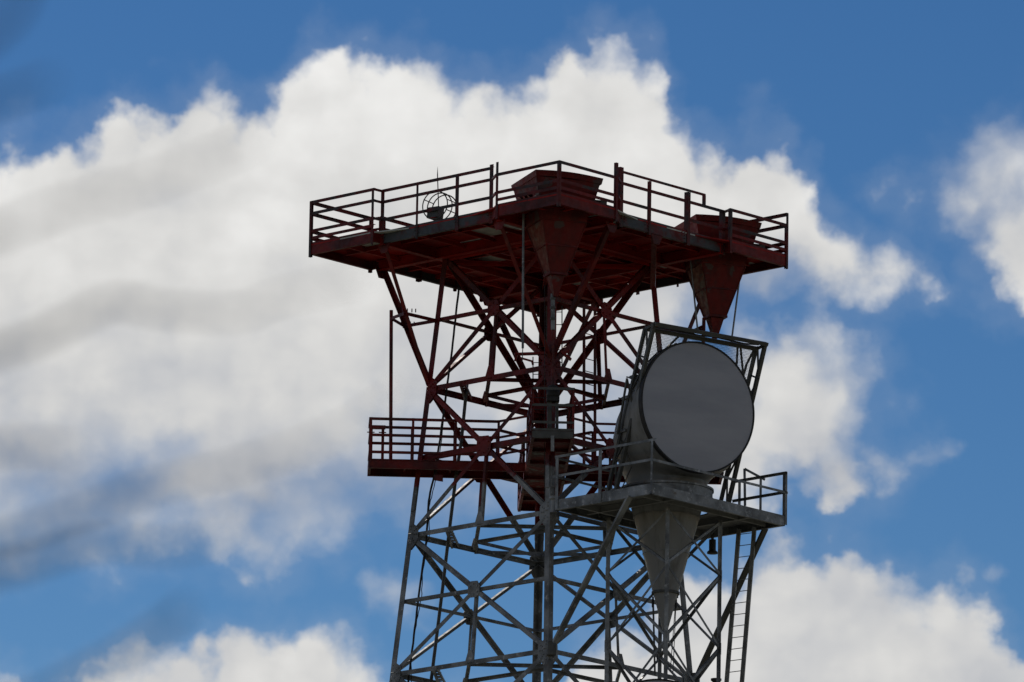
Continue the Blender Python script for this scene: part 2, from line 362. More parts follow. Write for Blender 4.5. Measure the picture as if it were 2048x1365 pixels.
for li in range(len(LEV) - 1):
    zt, zb = LEV[li], LEV[li + 1]
    for f in FACES:
        a, b = FACES[f]; n = nrm(f); c, zc = X(f, zt, zb)
        wd = 0.125 if li == 0 else 0.105 if li < 3 else 0.12
        MB().ell(leg(a, zt), leg(b, zb), wd, n).build('brace', T2, T)
        MB().ell(leg(b, zt) - n * .03, leg(a, zb) - n * .03, wd, n, flip=-1).build('brace', T2, T)
        MB().ell(leg(a, zb) - n * .02, leg(b, zb) - n * .02, 0.115 if li else 0.13, n).build('strut', T2, T)
        if li < 4:
            MB().ell(leg(a, zc) - n * .045, leg(b, zc) - n * .045, 0.13 if li == 1 else 0.085, n, flip=-1).build('strut', T2, T)
            m = (leg(a, zb) + leg(b, zb)) / 2
            h = MB().ell(c - n * .06, m - n * .06, 0.075, n)
            h.plate([m + (leg(b, zb) - m).normalized() * x + Z * y - n * .02 for x, y in ((-.05, .3), (.05, .3), (.16, .0), (-.16, 0))], n, .012)
            h.build('hanger', T2, T)
            e = (leg(b, zc) - leg(a, zc)).normalized(); mb = MB()
            s_ = 0.24 if li != 1 else 0.3
            mb.plate([c + e * x * s_ + Z * y * s_ + n * .02 for x, y in ((-.75, .5), (-.4, .85), (.5, .8), (.8, .3), (.75, -.5), (.3, -.85), (-.5, -.8), (-.8, -.4))], n, 0.014)
            bolts(mb, c + n * .02, n, e * s_, Z * s_, [(-.5, .3), (.5, .3), (-.5, -.3), (.5, -.3), (0, .55), (0, -.55)])
            mb.build('gusset', T2, T)
            for q, o in ((a, b), (b, a)):
                if zb > 30: gusset(f, q, zb, o).build('gusset', T2, T)
# plan bracing inside each ring
for zz in (zC, zE, zG):
    mid = {f: (leg(FACES[f][0], zz) + leg(FACES[f][1], zz)) / 2 for f in FACES}
    fs = list(FACES)
    mm = []
    for i in range(4):
        a, b = mid[fs[i]], mid[fs[(i + 1) % 4]]
        MB().ell(a, b, 0.085, Z).build('plan_brace', T2, T); mm.append((a + b) / 2)
    for i in range(4):
        MB().ell(mm[i] - Z * .08, mm[(i + 1) % 4] - Z * .08, 0.085, Z).build('plan_brace', T2, T)
# kickers from the legs out to the edges of the head platform
RP = 5.83
def corner(q, z): return DIRQ[q] * RP + Z * z
def onedge(q1, q2, t, z, o=0.0):
    n = (DIRQ[q1] + DIRQ[q2]).normalized()
    return corner(q1, z) * (1 - t) + corner(q2, z) * t + n * o
for q in 'LNRF':
    i = 'LNRF'.index(q)
    zB = X('FL', zA, zC)[1]
    ks = []
    for o in ('LNRF'[i - 1], 'LNRF'[(i + 1) % 4]):
        e = onedge(q, o, 0.27, 49.82, -0.32); a = leg(q, zC + .1)
        if (q, o) == ('R', 'N'): e = onedge('N', 'R', .46, 49.82, -.3); a = leg('R', 49.2)
        n = (DIRQ[q] + DIRQ[o]).normalized()
        mb = MB().ell(a, e, 0.115, n)
        if (q, o) != ('R', 'N'): ks.append(a + (e - a) * ((zB - a.z) / (e.z - a.z)))
        mb.plate([e + Z * y + (DIRQ[o] - DIRQ[q]).normalized() * x for x, y in ((-.22, .02), (.22, .02), (.1, -.22), (-.1, -.22))], n, .014)
        mb.build('kicker', T2, T)
    if q in 'LR':
        tip = DIRQ[q] * 3.80 + Z * (zB + .02)
        for kp in ks:
            MB().ell(leg(q, zB), kp, 0.085, Z).build('outrigger', T2, T)
            mb = MB().ell(kp, tip, 0.08, Z)
            bolts(mb, kp, Z, eR, eF, [(x, 0.0) for x in (-.06, .05, .16, .25)], .014, .09)
            mb.build('outrigger', T2, T)
        mb = MB(); mb.tube([tip + Z * .18, DIRQ[q] * 3.74 + Z * WALK], 0.045)
        mb.plate([tip + eF * x + Z * y for x, y in ((-.1, .1), (.1, .1), (.1, -.16), (-.1, -.16))], eR, .015)
        mb.build('hanger_pole', M['dark'] if False else T2, T)
# cable clamp brackets between the rings, left side
for zz in (zC, zE, zG):
    a = leg('L', zz); fl = a + (leg('N', zz) - a) * .27; bl = a + (leg('F', zz) - a) * .33
    mb = MB().bar(fl - Z * .03, bl - Z * .03, .05, .09)
    p = fl + (bl - fl) * .5
    for dz in (.0,):
        mb.bar(fl + (leg('N', zz) - a).normalized() * .12, bl + (leg('F', zz) - a).normalized() * .25, .04, .06)
    for j in range(4):
        r_ = fl + (bl - fl) * (.25 + .17 * j)
        mb.box(r_ + eR * .05 + Z * .03, eR * .05, eF * .03, Z * .025); mb.lathe(r_ + eR * .1 + Z * .03, [(.03, 0), (.03, .05)], Z, 6)
    mb.build('cable_bracket', T2, T)

# ------------------------------------------------------------------ head platform (part of the tower)
ZD = 50.10
dk = MB(); grs = {}
cl, cn, cf = corner('L', 0), corner('N', 0), corner('F', 0)
NG = 8
GREYCELLS = {(2, 0), (2, 3), (4, 1), (1, 0), (5, 1), (7, 2), (7, 4), (5, 6), (2, 6), (6, 7), (3, 2)}
inset = 0.26
for i in range(NG):
    for j in range(NG):
        e = 0.004
        def gp(i, j):
            ii, jj = i / NG, j / NG
            lo = inset / (RP * math.sqrt(2))
            bay_i, bay_j = (i <= 2 or i >= 6), (j <= 2 or j >= 6)
            if not (bay_i and bay_j):
                ii = min(max(ii, lo), 1 - lo); jj = min(max(jj, lo), 1 - lo)
            return cl + (cn - cl) * ii + (cf - cl) * jj
        q = [gp(i + x, j + y) + ((cn - cl) * (e if x == 0 else -e) + (cf - cl) * (e if y == 0 else -e)) * .3 for x, y in ((0, 0), (1, 0), (1, 1), (0, 1))]
        (grs.setdefault((i, j), MB()) if (i, j) in GREYCELLS else dk).plate([p + Z * (ZD - .03 - (.004 if (i + j) % 2 else 0)) for p in q], Z, 0.03)
TP = dk.build('top_platform', M['deck'], T); TP['label'] = 'square red steel deck on the tower head'
for gr in grs.values(): gr.build('grating', M['grating'], TP)
# underside beams: a # over the legs and small joists between
for ax, (p, qd) in enumerate(((cn - cl, cf - cl), (cf - cl, cn - cl))):
    for t in (0.265, 0.735):
        a, b = cl + qd * t + p * .03, cl + qd * t + p * .97
        z = ZD - .06 - (0.0 if ax else .012)
        mb = MB(); h = .24
        mb.bar(a + Z * (z - h / 2), b + Z * (z - h / 2), .014, h - .03).bar(a + Z * (z - .008), b + Z * (z - .008), .16, .015).bar(a + Z * (z - h), b + Z * (z - h), .16, .015)
        mb.build('main_beam', M['deck'], TP)
    for t in (.12, .385, .5, .615, .88):
        a, b = cl + qd * t + p * .04, cl + qd * t + p * .96
        MB().chan(a + Z * (ZD - .065 - .013 * ax), b + Z * (ZD - .065 - .013 * ax), .10, .06, qd.normalized() * (1 if t < .5 else -1), .01).build('joist', M['deck'], TP)
RAILS = (0.31, 0.75, 1.03)
edges = [('L', 'N'), ('N', 'R'), ('R', 'F'), ('F', 'L')]
def rails(q1, q2, t0, t1, o, hs, posts, hi):
    n = (DIRQ[q1] + DIRQ[q2]).normalized()
    for h in hs:
        MB().ell(onedge(q1, q2, t0, ZD + h, o), onedge(q1, q2, t1, ZD + h, o), .078, n, .008, w2=.06).build('handrail', M['rail'], TP)
    for t, wd, top in posts:
        MB().ell(onedge(q1, q2, t, ZD - .33, o + .008), onedge(q1, q2, t, ZD + top, o + .008), wd, n, .01).build('post', M['rail'], TP)
for q1, q2 in edges:
    n = (DIRQ[q1] + DIRQ[q2]).normalized(); low = {'L': {'N': 0}, }
    full1 = not (q1 == 'N' or (q1, q2) == ('R', 'x')); full2 = not (q2 == 'N' or (q1, q2) == ('N', 'R'))
    h1 = RAILS if full1 else RAILS[:2]; h2 = RAILS if full2 else RAILS[:2]
    b1, m0, m1, b2 = {('L', 'N'): (.262, .264, .708, .752), ('N', 'R'): (.250, .297, .752, .742)}.get((q1, q2), (.262, .266, .734, .738))
    rails(q1, q2, 0.0, b1, 0, h1, [(.004, .07, h1[-1] + .03), (b1 - .004, .075, 1.12 if q1 == 'N' else h1[-1] + .03)], 0)
    rails(q1, q2, b2, 1.0, 0, h2, [(b2 + .004, .075, 1.06 if q2 == 'N' else h2[-1] + .03), (.996, .07, h2[-1] + .03)], 0)
    if (q1, q2) == ('N', 'R'):
        rails(q1, q2, m0, m1, -.26, RAILS[:2], [(m0 + .004, .12, 1.14), (.425, .07, .99), (.594, .11, .99), (m1 - .004, .11, .78)], 0)
        mb = MB().ell(onedge(q1, q2, m0, ZD + 1.03, -.26), onedge(q1, q2, .668, ZD + 1.03, -.26), .065, n, .008)
        mb.ell(onedge(q1, q2, .665, ZD + .75, -.262), onedge(q1, q2, .665, ZD + 1.02, -.262), .065, n, .008); mb.build('handrail', M['rail'], TP)
    else:
        rails(q1, q2, m0, m1, -.26, RAILS, [(m0 + .004, .11, 1.05), (.408, .065, 1.0), (.568, .11, 1.0), (m1 - .004, .12, 1.12 if q2 == 'N' else 1.05)], 0)
    for t, tb in ((m0, b1), (m1, b2)):                                        # short returns where the edge jogs out to the corner bays
        mb = MB()
        hh = RAILS if (full1 if t < .5 else full2) else RAILS[:2]
        for h in hh: MB().bar(onedge(q1, q2, t, ZD + h, -.26), onedge(q1, q2, tb, ZD + h, 0), .05, .05).build('rail_return', M['rail'], TP)
        mb.chan(onedge(q1, q2, t, ZD + .02, -.26), onedge(q1, q2, tb, ZD + .02, 0), .28, .07, (DIRQ[q2] - DIRQ[q1]) * (1 if t < .5 else -1))
        mb.build('edge_beam', M['red'], TP)
    for t0, t1, o in ((0, b1, -.012), (b2, 1, -.012), (m0, m1, -.272)):
        mb = MB().chan(onedge(q1, q2, t0, ZD + .03, o), onedge(q1, q2, t1, ZD + .03, o), .30, .09, n)
        if o > -.1: mb.ell(onedge(q1, q2, t0, ZD + .135, o + .005), onedge(q1, q2, t1, ZD + .135, o + .005), .075, n, .008)
        for t in ([.408, .568, m0 + .01, m1 - .01] if o < -.1 else []):
            bolts(mb, onedge(q1, q2, t, ZD - .12, o + .02), n, (DIRQ[q2] - DIRQ[q1]).normalized(), Z, [(.05, .0), (.05, .07), (.05, -.07), (-.05, .0), (-.05, .07)], .013, .03)
        mb.build('edge_beam', M['beam' if o < -.1 else 'red'], TP)
# ring of plates under the middle, where the legs meet the deck
for f in FACES:
    a, b = FACES[f]; MB().ell(leg(a, zA) - Z * .02, leg(b, zA) - Z * .02, .16, nrm(f)).build('main_beam', M['deck'], TP)
    c = tp(0, 0, zA); MB().ell(leg(a, zA - .06), leg('LNRF'[('LNRF'.index(a) + 2) % 4], zA - .06), .10, Z).build('joist', M['deck'], TP) if f in ('FL', 'FR') else None

# ------------------------------------------------------------------ cross-shaped walkway half way up (part of the tower)
AL, HW, CH = 4.29, .5, 1.16
pts = []
wk = MB()
for q, s_ in (('L', 0), ('N', 1), ('R', 2), ('F', 3)):
    d = DIRQ[q]; e = DIRQ['LNRF'[('LNRF'.index(q) + 1) % 4]]
    wk.plate([d * HW - e * HW + Z * WALK, d * AL - e * HW + Z * WALK, d * AL + e * HW + Z * WALK, d * HW + e * HW + Z * WALK], Z, .012)
wk.plate([tp(x * HW, y * HW, WALK - .003) for x, y in ((1, -1), (1, 1), (-1, 1), (-1, -1))], Z, .012)
WK = wk.build('walkway', M['sheet'], T); WK['label'] = 'red cross-shaped walkway with railings half way up the red part'
WR = (.21, .63, 1.03)
for q in 'LNRF':
    d = DIRQ[q]; e = DIRQ['LNRF'[('LNRF'.index(q) + 1) % 4]]
    for sg in (-1, 1):
        a, b = d * CH + e * (HW * sg), d * AL + e * (HW * sg); s2 = e * sg
        MB().chan(d * (HW + .01) + e * (HW * sg) + Z * (WALK + .02), b + Z * (WALK + .02), .21, .07, s2).build('edge_beam', M['red'], WK)
        for h in WR: MB().ell(a + Z * (WALK + h), b + Z * (WALK + h), .06, s2, .008).build('handrail', M['red'], WK)
        c = (e * sg) * CH + d * HW                                 # rail corner cut across to the next arm
        if sg == 1:
            for h in WR: MB().ell(a + Z * (WALK + h), c + Z * (WALK + h), .06, (d + s2), .008).build('handrail', M['red'], WK)
        for t in (0, .33, .66, .985):
            p = a + (b - a) * t
            MB().ell(p + Z * (WALK - .16) + s2 * .012, p + Z * (WALK + 1.06) + s2 * .012, .06, s2, .009).build('post', M['red'], WK)
    mb = MB().chan(d * AL - e * HW + Z * (WALK + .06), d * AL + e * HW + Z * (WALK + .06), .23, .07, d); mb.build('edge_beam', M['dark' if q == 'N' else 'red'], WK)
    for h in WR[:3]: MB().ell(d * AL - e * HW + Z * (WALK + h), d * AL + e * HW + Z * (WALK + h), .06, d, .008).build('handrail', M['dark' if q == 'N' else 'red'], WK)
    for t in (.9, 2.3, 3.4): MB().bar(d * t - e * (HW - .02) + Z * (WALK - .05), d * t + e * (HW - .02) + Z * (WALK - .05), .05, .07).build('joist', M['red'], WK)
# end bracket on the left arm
mb = MB()
for x in (.06, .34): mb.bar(tp(-AL + x, -.42, WALK), tp(-AL + x, -.42, WALK + .80), .05, .05)
mb.box(tp(-AL + .2, -.42, WALK + .83), eR * .2, eF * .06, Z * .04)
for x in (.02, .1, .3, .38): mb.tube([tp(-AL + x - .06, -.44, WALK + .70), tp(-AL + x + .04, -.44, WALK + .70)], .015)
mb.build('bracket', M['red'], WK)
mb = MB(); p = onb(848, 954, -.5)
mb.plate([onb(868, 950, -.52), onb(886, 950, -.52), onb(886, 964, -.52), onb(868, 961, -.52)], eF, .02); mb.build('bracket', M['red'], WK)

# ------------------------------------------------------------------ arms and ladders in the red part
def ladder(label, a0, a1, b0, b1, n, mt, group=None, wr=.024):
    """a0-a1 one rail top to bottom, b0-b1 the other"""
    t = thing('ladder', label, 'ladder', (a1 + b1) / 2, group)
    ax = (b0 - a0).normalized()
    for p, q in ((a0, a1), (b0, b1)): MB().bar(p, q, wr * 1.2, wr * 2.2, ax).build('rail', mt, t)
    for i in range(n):
        s_ = (i + .5) / n; MB().tube([a0 + (a1 - a0) * s_, b0 + (b1 - b0) * s_], .011, 6).build('rung', mt, t)
    return t
lb = .55
ladder('narrow red ladder right of the central legs, running down to the red walkway', onb(1168, 604, lb), onb(1168, 930, lb), onb(1190, 610, lb + .35), onb(1190, 936, lb + .35), 13, M['red'], wr=.032)
ladder('thin dark ladder directly beneath the tower head, seen beside the front leg', onb(1093, 612, .3), onb(1093, 738, .3), onb(1124, 612, .3), onb(1124, 738, .3), 5, M['dark'], wr=.012)
ladder('thin dark ladder just above the front end of the walkway, left of the central legs', onb(1066, 714, .3), onb(1066, 925, .3), onb(1094, 714, .3), onb(1094, 925, .3), 9, M['dark'], wr=.012)
mb = MB(); fb = -2.9
mb.bar(onb(1029, 709, fb), onb(1092, 707, fb), .05, .14, eF).bar(onb(1034, 710, fb), onb(1030, 722, fb), .05, .1, eF).bar(onb(1040, 716, fb), onb(1064, 723, fb), .04, .05, eF).bar(onb(1064, 722, fb), onb(1066, 730, fb), .05, .06, eF)
mb.build('outrigger', M['red'], T)
mb = MB().bar(onb(1122, 704, fb), onb(1142, 720, fb), .05, .15, eF).bar(onb(1128, 706, fb), onb(1138, 704, fb), .05, .08, eF); mb.build('outrigger', M['red'], T)

# ------------------------------------------------------------------ pyramidal horn antennas at the near and right corners
def horn(base, label):
    """square flared sheet-metal horn; base = point on the deck at its axis"""
    t = thing('horn_antenna', label, 'antenna', base, 'pyramid horn antennas set through the head platform')
    be = math.radians(20); u = V((math.cos(be), math.sin(be), 0)); v = V((-math.sin(be), math.cos(be), 0))
    def ring(h, z): return [base + u * (x * h) + v * (y * h) + Z * z for x, y in ((-1, -1), (1, -1), (1, 1), (-1, 1))]
    def loft(mb, secs):
        vs = []; 
        for h, z in secs: vs += ring(h, z)
        fs = [(4 * i + j, 4 * i + (j + 1) % 4, 4 * i + 4 + (j + 1) % 4, 4 * i + 4 + j) for i in range(len(secs) - 1) for j in range(4)]
        return mb.add(vs, fs + [(0, 1, 2, 3), tuple(4 * len(secs) - 4 + j for j in range(4))])
    mb = loft(MB(), [(.20, -1.58), (.385, -.95), (.55, -.38), (.60, -.12), (.60, .1)])
    mb.build('funnel', M['horn'], t)
    mb = MB()                                                      # stiffening seams and corner angles
    for z, h in ((-.95, .385), (-.38, .55), (-.1, .60)):
        r = ring(h + .012, z)
        for i in range(4): mb.bar(r[i], r[(i + 1) % 4], .02, .03)
    lo, hi = ring(.21, -1.58), ring(.56, -.38)
    for i in range(4): mb.bar(lo[i], hi[i], .02, .02, u + v)
    mb.build('seam', M['red'], t)
    loft(MB(), [(.235, -1.62), (.235, -1.565)]).build('flange', M['red'], t)
    loft(MB(), [(.05, -2.12), (.17, -1.63)]).build('throat', M['horn'], t)
    # hood: flared box with a folded rim and an open left side
    mb = MB(); h0, h1, z0, z1 = .68, .80, .06, .58
    a, b = ring(h0, z0), ring(h1, z1)
    for i in range(3):
        j = (i + 1) % 4; nn = (b[i] + b[j] - base * 2); nn.z = .0
        mb.plate([a[i], a[j], b[j], b[i]], nn, .02)
    for x0, x1 in ((0, .22), (.72, 1)):
        p = [a[3] + (a[0] - a[3]) * x0, a[3] + (a[0] - a[3]) * x1, b[3] + (b[0] - b[3]) * x1, b[3] + (b[0] - b[3]) * x0]
        mb.plate(p, -u, .02)
    p = [a[3] * .5 + b[3] * .5, a[0] * .5 + b[0] * .5, b[0], b[3]]
    mb.plate(p, -u, .026)
    mb.build('hood', M['horn'], t)
    mb = MB()
    c = ring(.86, .90); m_ = ring(.84, .76)
    mid_f = (c[0] + c[1]) / 2 + Z * .012; N2 = 8
    vs = []                                                         # slightly cambered roof with a lip
    for i in range(N2 + 1):
        s_ = i / N2; cam_ = .05 * math.sin(math.pi * s_) - .05 * s_
        for y in (-.86, .86): vs.append(base + u * (-.86 + 1.72 * s_) + v * y + Z * (.72 + cam_ + (.0 if y < 0 else -.0)))
    nv = len(vs); vs2 = [p + Z * (-.14) - (p - base - Z * (p - base).z) * .035 for p in vs]
    fs = [(2 * i, 2 * i + 1, 2 * i + 3, 2 * i + 2) for i in range(N2)] + [(nv + 2 * i, nv + 2 * i + 2, nv + 2 * i + 3, nv + 2 * i + 1) for i in range(N2)]
    fs += [(2 * i, 2 * i + 2, nv + 2 * i + 2, nv + 2 * i) for i in range(N2)] + [(2 * i + 1, nv + 2 * i + 1, nv + 2 * i + 3, 2 * i + 3) for i in range(N2)]
    fs += [(0, nv, nv + 1, 1), (nv - 2, nv - 1, 2 * nv - 1, 2 * nv - 2)]
    mb.add(vs + vs2, fs)
    mb.build('roof', M['horn'], t)
    mb = MB()                                                       # torn sheet and hinges in the open side
    for i in range(3):
        q = base - u * (.72 + .02 * i) + v * (-.2 + .28 * i) + Z * (.16 + .05 * i)
        mb.plate([q, q + v * .22 + Z * .07, q + v * .2 + Z * .16 - u * .05, q + v * .02 + Z * .1 - u * .08], -u + Z * .5, .01)
    mb.build('flap', M['red'], t)
    mb = MB()                                                       # mounting feet on the deck
    for x, y in ((-1, -1), (1, -1), (1, 1), (-1, 1)):
        p = base + u * (.72 * x) + v * (.72 * y); mb.box(p + Z * .06, u * .1, v * .1, Z * .06)
    mb.box(base + u * .95 - v * .35 + Z * .12, u * .16, v * .1, Z * .12)
    mb.build('foot', M['dark'], t)
    return t
H1 = tp(0.02, -4.05, ZD); H2 = tp(4.07, 0.0, ZD)
horn(H1, 'red horn antenna at the front corner of the head platform, above the front leg')
horn(H2, 'red horn antenna at the right corner of the head platform, above the round dish')
# waveguide from the front horn down the front leg
gp = lambda y: onb(1105.5, y, -3.62)
t = thing('waveguide', 'grey waveguide pipe running down from the front horn tip in front of the leg', 'pipe', gp(905))
MB().tube([onb(1105.5, 588, -4.0), onb(1106, 660, -3.98)], .05, 10).build('pipe', M['grey'], t)
mb = MB()
for y in (600, 618, 640): mb.lathe(onb(1105.5, y, -4.0), [(.07, 0), (.07, .05)], Z, 12)
mb.build('coupling', M['dark'], t)
MB().tube([onb(1106, 660, -3.98), onb(1106, 775, -3.9)], .028, 8).build('pipe', M['red'], t)
MB().bar(onb(1099, 775, -3.9), onb(1099, 858, -3.9), .10, .12, eF).build('pipe', M['dark'], t)
MB().bar(onb(1114, 782, -3.9), onb(1114, 858, -3.9), .07, .12, eF).build('pipe', M['dark'], t)
mb = MB(); mb.lathe(onb(1106, 797, -3.95), [(.13, 0), (.16, .05), (.16, .22), (.1, .30), (.03, .33)], Z, 20); mb.box(onb(1106, 800, -3.95), eR * .15, eF * .14, Z * .05)
mb.build('housing', M['black'], t)
MB().bar(onb(1105, 872, -4.40), onb(1105, 903, -4.40), .08, .05, eF).build('pipe', M['grey'], t)
# rods hung beside the horns
def rod(label, pts, r, m, name='rod', cat='rod', group=None):
    mb = MB().tube(pts, r, 8); o = mb.build(name, m, None, loc=V(pts[-1])); return tag(o, label, cat, group)
t = thing('hoist_pole', 'slim grey pole hanging from the head platform left of the front horn', 'pole', onb(1045, 725, -4.2))
MB().tube([onb(1047, 428, -4.2), onb(1045.5, 697, -4.2)], .03, 8).build('pole', M['grey'], t)
MB().tube([onb(1045.5, 697, -4.2), onb(1044.5, 725, -4.2)], .012, 6).build('tip', M['dark'], t)
rod('thin steel rod along the left side of the right horn funnel', [onb(1381, 520, -.3), onb(1396, 668, -.3)], .022, M['grey'], group='rods beside the right horn')
rod('thin bluish rod slanting down to the right of the right horn funnel', [onb(1483, 528, -.1), onb(1462, 690, -.1)], .022, M['grey'], group='rods beside the right horn')
rod('thin black cable hanging straight down beside the central legs from the head platform', [onb(1089.5, 570, -3.2), onb(1089, 1000, -3.2)], .008, M['black'], 'cable', 'cable')

# ------------------------------------------------------------------ hoop cage and lightning rod on the left edge
cc = hit(879.5, 414.5, onedge('L', 'N', .52, ZD, -.5), nrm('FL'))
t = thing('hoop_cage', 'round open hoop cage with a grey box on the left edge of the head platform', 'cage', cc - Z * .42)
ax = (eR * .53 + eF * .85).normalized(); a1 = Z; a2 = ax.cross(a1)
for d_ in (-.225, 0, .225): MB().hoop(cc + ax * d_, ax, .345, .016).build('hoop', M['dark'], t)
for q in (.35, 1.25, 2.0, 2.9, 4.4, 5.2):
    d_ = (a1 * math.cos(q) + a2 * math.sin(q)) * .345
    MB().tube([cc + ax * -.24 + d_, cc + ax * .24 + d_], .013, 6).build('bar', M['dark'], t)
mb = MB(); mb.box(cc - Z * .15 - eR * .1, (eR * .8 - eF * .6).normalized() * .16, (eR * .6 + eF * .8).normalized() * .12, Z * .13 + eR * .015)
mb.build('box', M['dark'], t)
MB().bar(cc - Z * .42, cc - Z * .28, .12, .12).build('stand', M['dark'], t)
t = thing('lightning_rod', 'thin upright lightning rod standing on the left edge of the head platform', 'lightning rod', hit(878, 425, cc, nrm('FL')))
MB().tube([hit(877.5, 425, cc, nrm('FL')), hit(875, 350, cc, nrm('FL'))], .014, 6).build('rod', M['dark'], t)
MB().lathe(hit(875, 350, cc, nrm('FL')), [(.014, 0), (.002, .2)], Z, 6).build('tip', M['dark'], t)

# ------------------------------------------------------------------ cables down the left side
def cablerun(label, pts, b, r, m, wob=0.0, name='cable', cat='cable'):
    P = [onb(x, y, b) for x, y in pts]; Q = []
    for i in range(len(P) - 1):
        n_ = 6
        for j in range(n_):
            s_ = j / n_; Q.append(P[i] + (P[i + 1] - P[i]) * s_ + eR * (random.uniform(-wob, wob)) + eF * random.uniform(-wob, wob))
    Q.append(P[-1])
    o = MB().tube(Q, r, 8).build(name, m, None, loc=Q[-1]); return tag(o, label, cat)
cablerun('black bundled cable running down inside the left legs from the head platform', [(918, 575), (911, 640), (900, 731), (880, 880), (868, 952), (857, 1003), (853, 1079), (838, 1190), (828, 1270), (816, 1370)], -.1, .026, M['black'], .006)
cablerun('thin loose black cord looping beside the bundled cable at the lower left', [(905, 690), (893, 770), (884, 880), (868, 975), (858, 1015), (859, 1070), (853, 1090), (845, 1150), (843, 1195), (834, 1240), (822, 1310), (823, 1370)], -.12, .011, M['black'], .008, 'cord', 'cord')
cablerun('straight dark conduit pipe between the left bracing, right of the bundled cable', [(934, 768), (923, 880), (912, 952), (898, 1067), (886, 1170), (861, 1372)], .0, .042, M['dark'], 0, 'conduit', 'pipe')

# ------------------------------------------------------------------ side platform for the dish
ZP = 43.08
oV = (eR - eF).normalized(); tV = (eR + eF).normalized()          # away from the tower face, along the tower face
c0 = onz(1113, 1021, ZP - .24); c1 = onz(1303, 987, ZP - .24); c2 = onz(1568, 1052, ZP - .24)
LO = (c1 - c0).dot(oV); LT = (c2 - c1).dot(tV)
base = c1 - oV * LO; base.z = 0
def pp(o, t, z): return base + oV * o + tV * t + Z * z
A0 = pp(LO / 2, LT / 2, 0)
AP = thing('antenna_platform', 'grey steel side platform with railings holding up the round dish on the tower right side', 'platform', V((A0.x, A0.y, ZP)))
G = M['grey']
ROUND = 1.06
mb = MB()                                                           # deck with the round opening for the cone
seg = 48; sq = []
hs_o, hs_t = LO / 2 - .015, LT / 2 - .015
inn, out_ = [], []
for i in range(seg):
    a = 2 * math.pi * (i + .5) / seg; c_, s_ = math.cos(a), math.sin(a)
    kx = min(hs_o / max(abs(c_), 1e-6), hs_t / max(abs(s_), 1e-6))
    inn.append(A0 + oV * (ROUND * .93 * c_) + tV * (ROUND * .93 * s_)); out_.append(A0 + oV * (kx * c_) + tV * (kx * s_))
for z in (ZP - .02, ZP - .05):
    mb.v += [p + Z * z for p in inn] + [p + Z * z for p in out_]
for lv in (0, 1):
    o_ = lv * 2 * seg; mb.f += [(o_ + i, o_ + (i + 1) % seg, o_ + seg + (i + 1) % seg, o_ + seg + i) for i in range(seg)]
mb.f += [(i, (i + 1) % seg, 2 * seg + (i + 1) % seg, 2 * seg + i) for i in range(seg)]
mb.build('deck', M['cone'], AP)
for (a, b, n) in (((0, 0), (LO, 0), -tV), ((LO, 0), (LO, LT), oV), ((LO, LT), (0, LT), tV), ((0, LT), (0, 0), -oV)):
    MB().chan(pp(*a, ZP), pp(*b, ZP), .25, .08, n).build('edge_beam', G, AP)
for t_ in (.22, .5, .78):
    if t_ != .5: MB().chan(pp(.1, LT * t_, ZP - .06), pp(LO - .1, LT * t_, ZP - .06), .15, .06, tV).build('joist', M['cone'], AP)
for o_ in (.17, .83): MB().chan(pp(LO * o_, .1, ZP - .055), pp(LO * o_, LT - .1, ZP - .055), .15, .06, oV).build('joist', M['cone'], AP)
def prail(a, b, hs, n):
    for h in hs: MB().ell(pp(*a, ZP + h), pp(*b, ZP + h), .06, n, .009).build('handrail', G, AP)
def ppost(o, t, h, n, wd=.065, m=None): MB().ell(pp(o, t, ZP - .22), pp(o, t, ZP + h), wd, n, .01).build('post', m or G, AP)
prail((-.02, -.01), (LO + .1, -.01), (1.04,), -tV); prail((-.15, -.012), (LO, -.012), (.57,), -tV)
prail((LO + .012, 0), (LO + .012, LT + .08), (.57,), oV)
prail((LO + .05, LT + .012), (.45 * LO, LT + .012), (.57, 1.04), tV)
prail((-.012, 0), (-.012, .52 * LT), (.57, 1.02), -oV)
for o, t, h, n, wd in ((.06, -.02, 1.04, -tV, .09), (LO * .47, -.02, 1.04, -tV, .10), (LO + .01, -.02, 1.07, -tV, .06), (LO + .01, LT + .02, 1.07, oV, .08), (LO * .74, LT + .02, 1.04, tV, .07), (LO * .52, LT + .02, 1.02, tV, .08), (LO * .42, LT + .02, .9, tV, .05)):
    ppost(o, t, h, n, wd)
mb = MB(); ph = pp(LO * .56, LT + .1, 0)
mb.bar(onb(1490, 1012, -1.2), onb(1489, 938, -1.2), .045, .06).bar(onb(1489, 938, -1.2), onb(1530, 960, -1.2), .05, .05); mb.build('handrail', G, AP)
# support struts back to the tower legs
for q, f, px, py in (('N', 0.78, 0, 0), ('R', 0.78, LT, 0)):
    a = leg(q, zG + .05) + oV * .1
    b = pp(LO * f, px + (-.03 if px == 0 else .03), ZP - .22)
    mb = MB().bar(a, b, .055, .11, tV); mb.bar(a + tV * .075, b + tV * .075, .012, .12, tV); mb.build('support_strut', M['dark'] if q == 'R' else G, AP)
    MB().lathe(a - Z * .2, [(.10, 0), (.115, .02), (.115, .32), (.10, .34)], Z, 12).build('clamp', M['dark'], AP)
    mb = MB(); mb.lathe(leg(q, zE) + oV * .12 - Z * .05, [(.10, 0), (.08, .03), (.08, .30), (.11, .34), (.11, .40)], Z, 14); mb.build('clamp', G, AP)
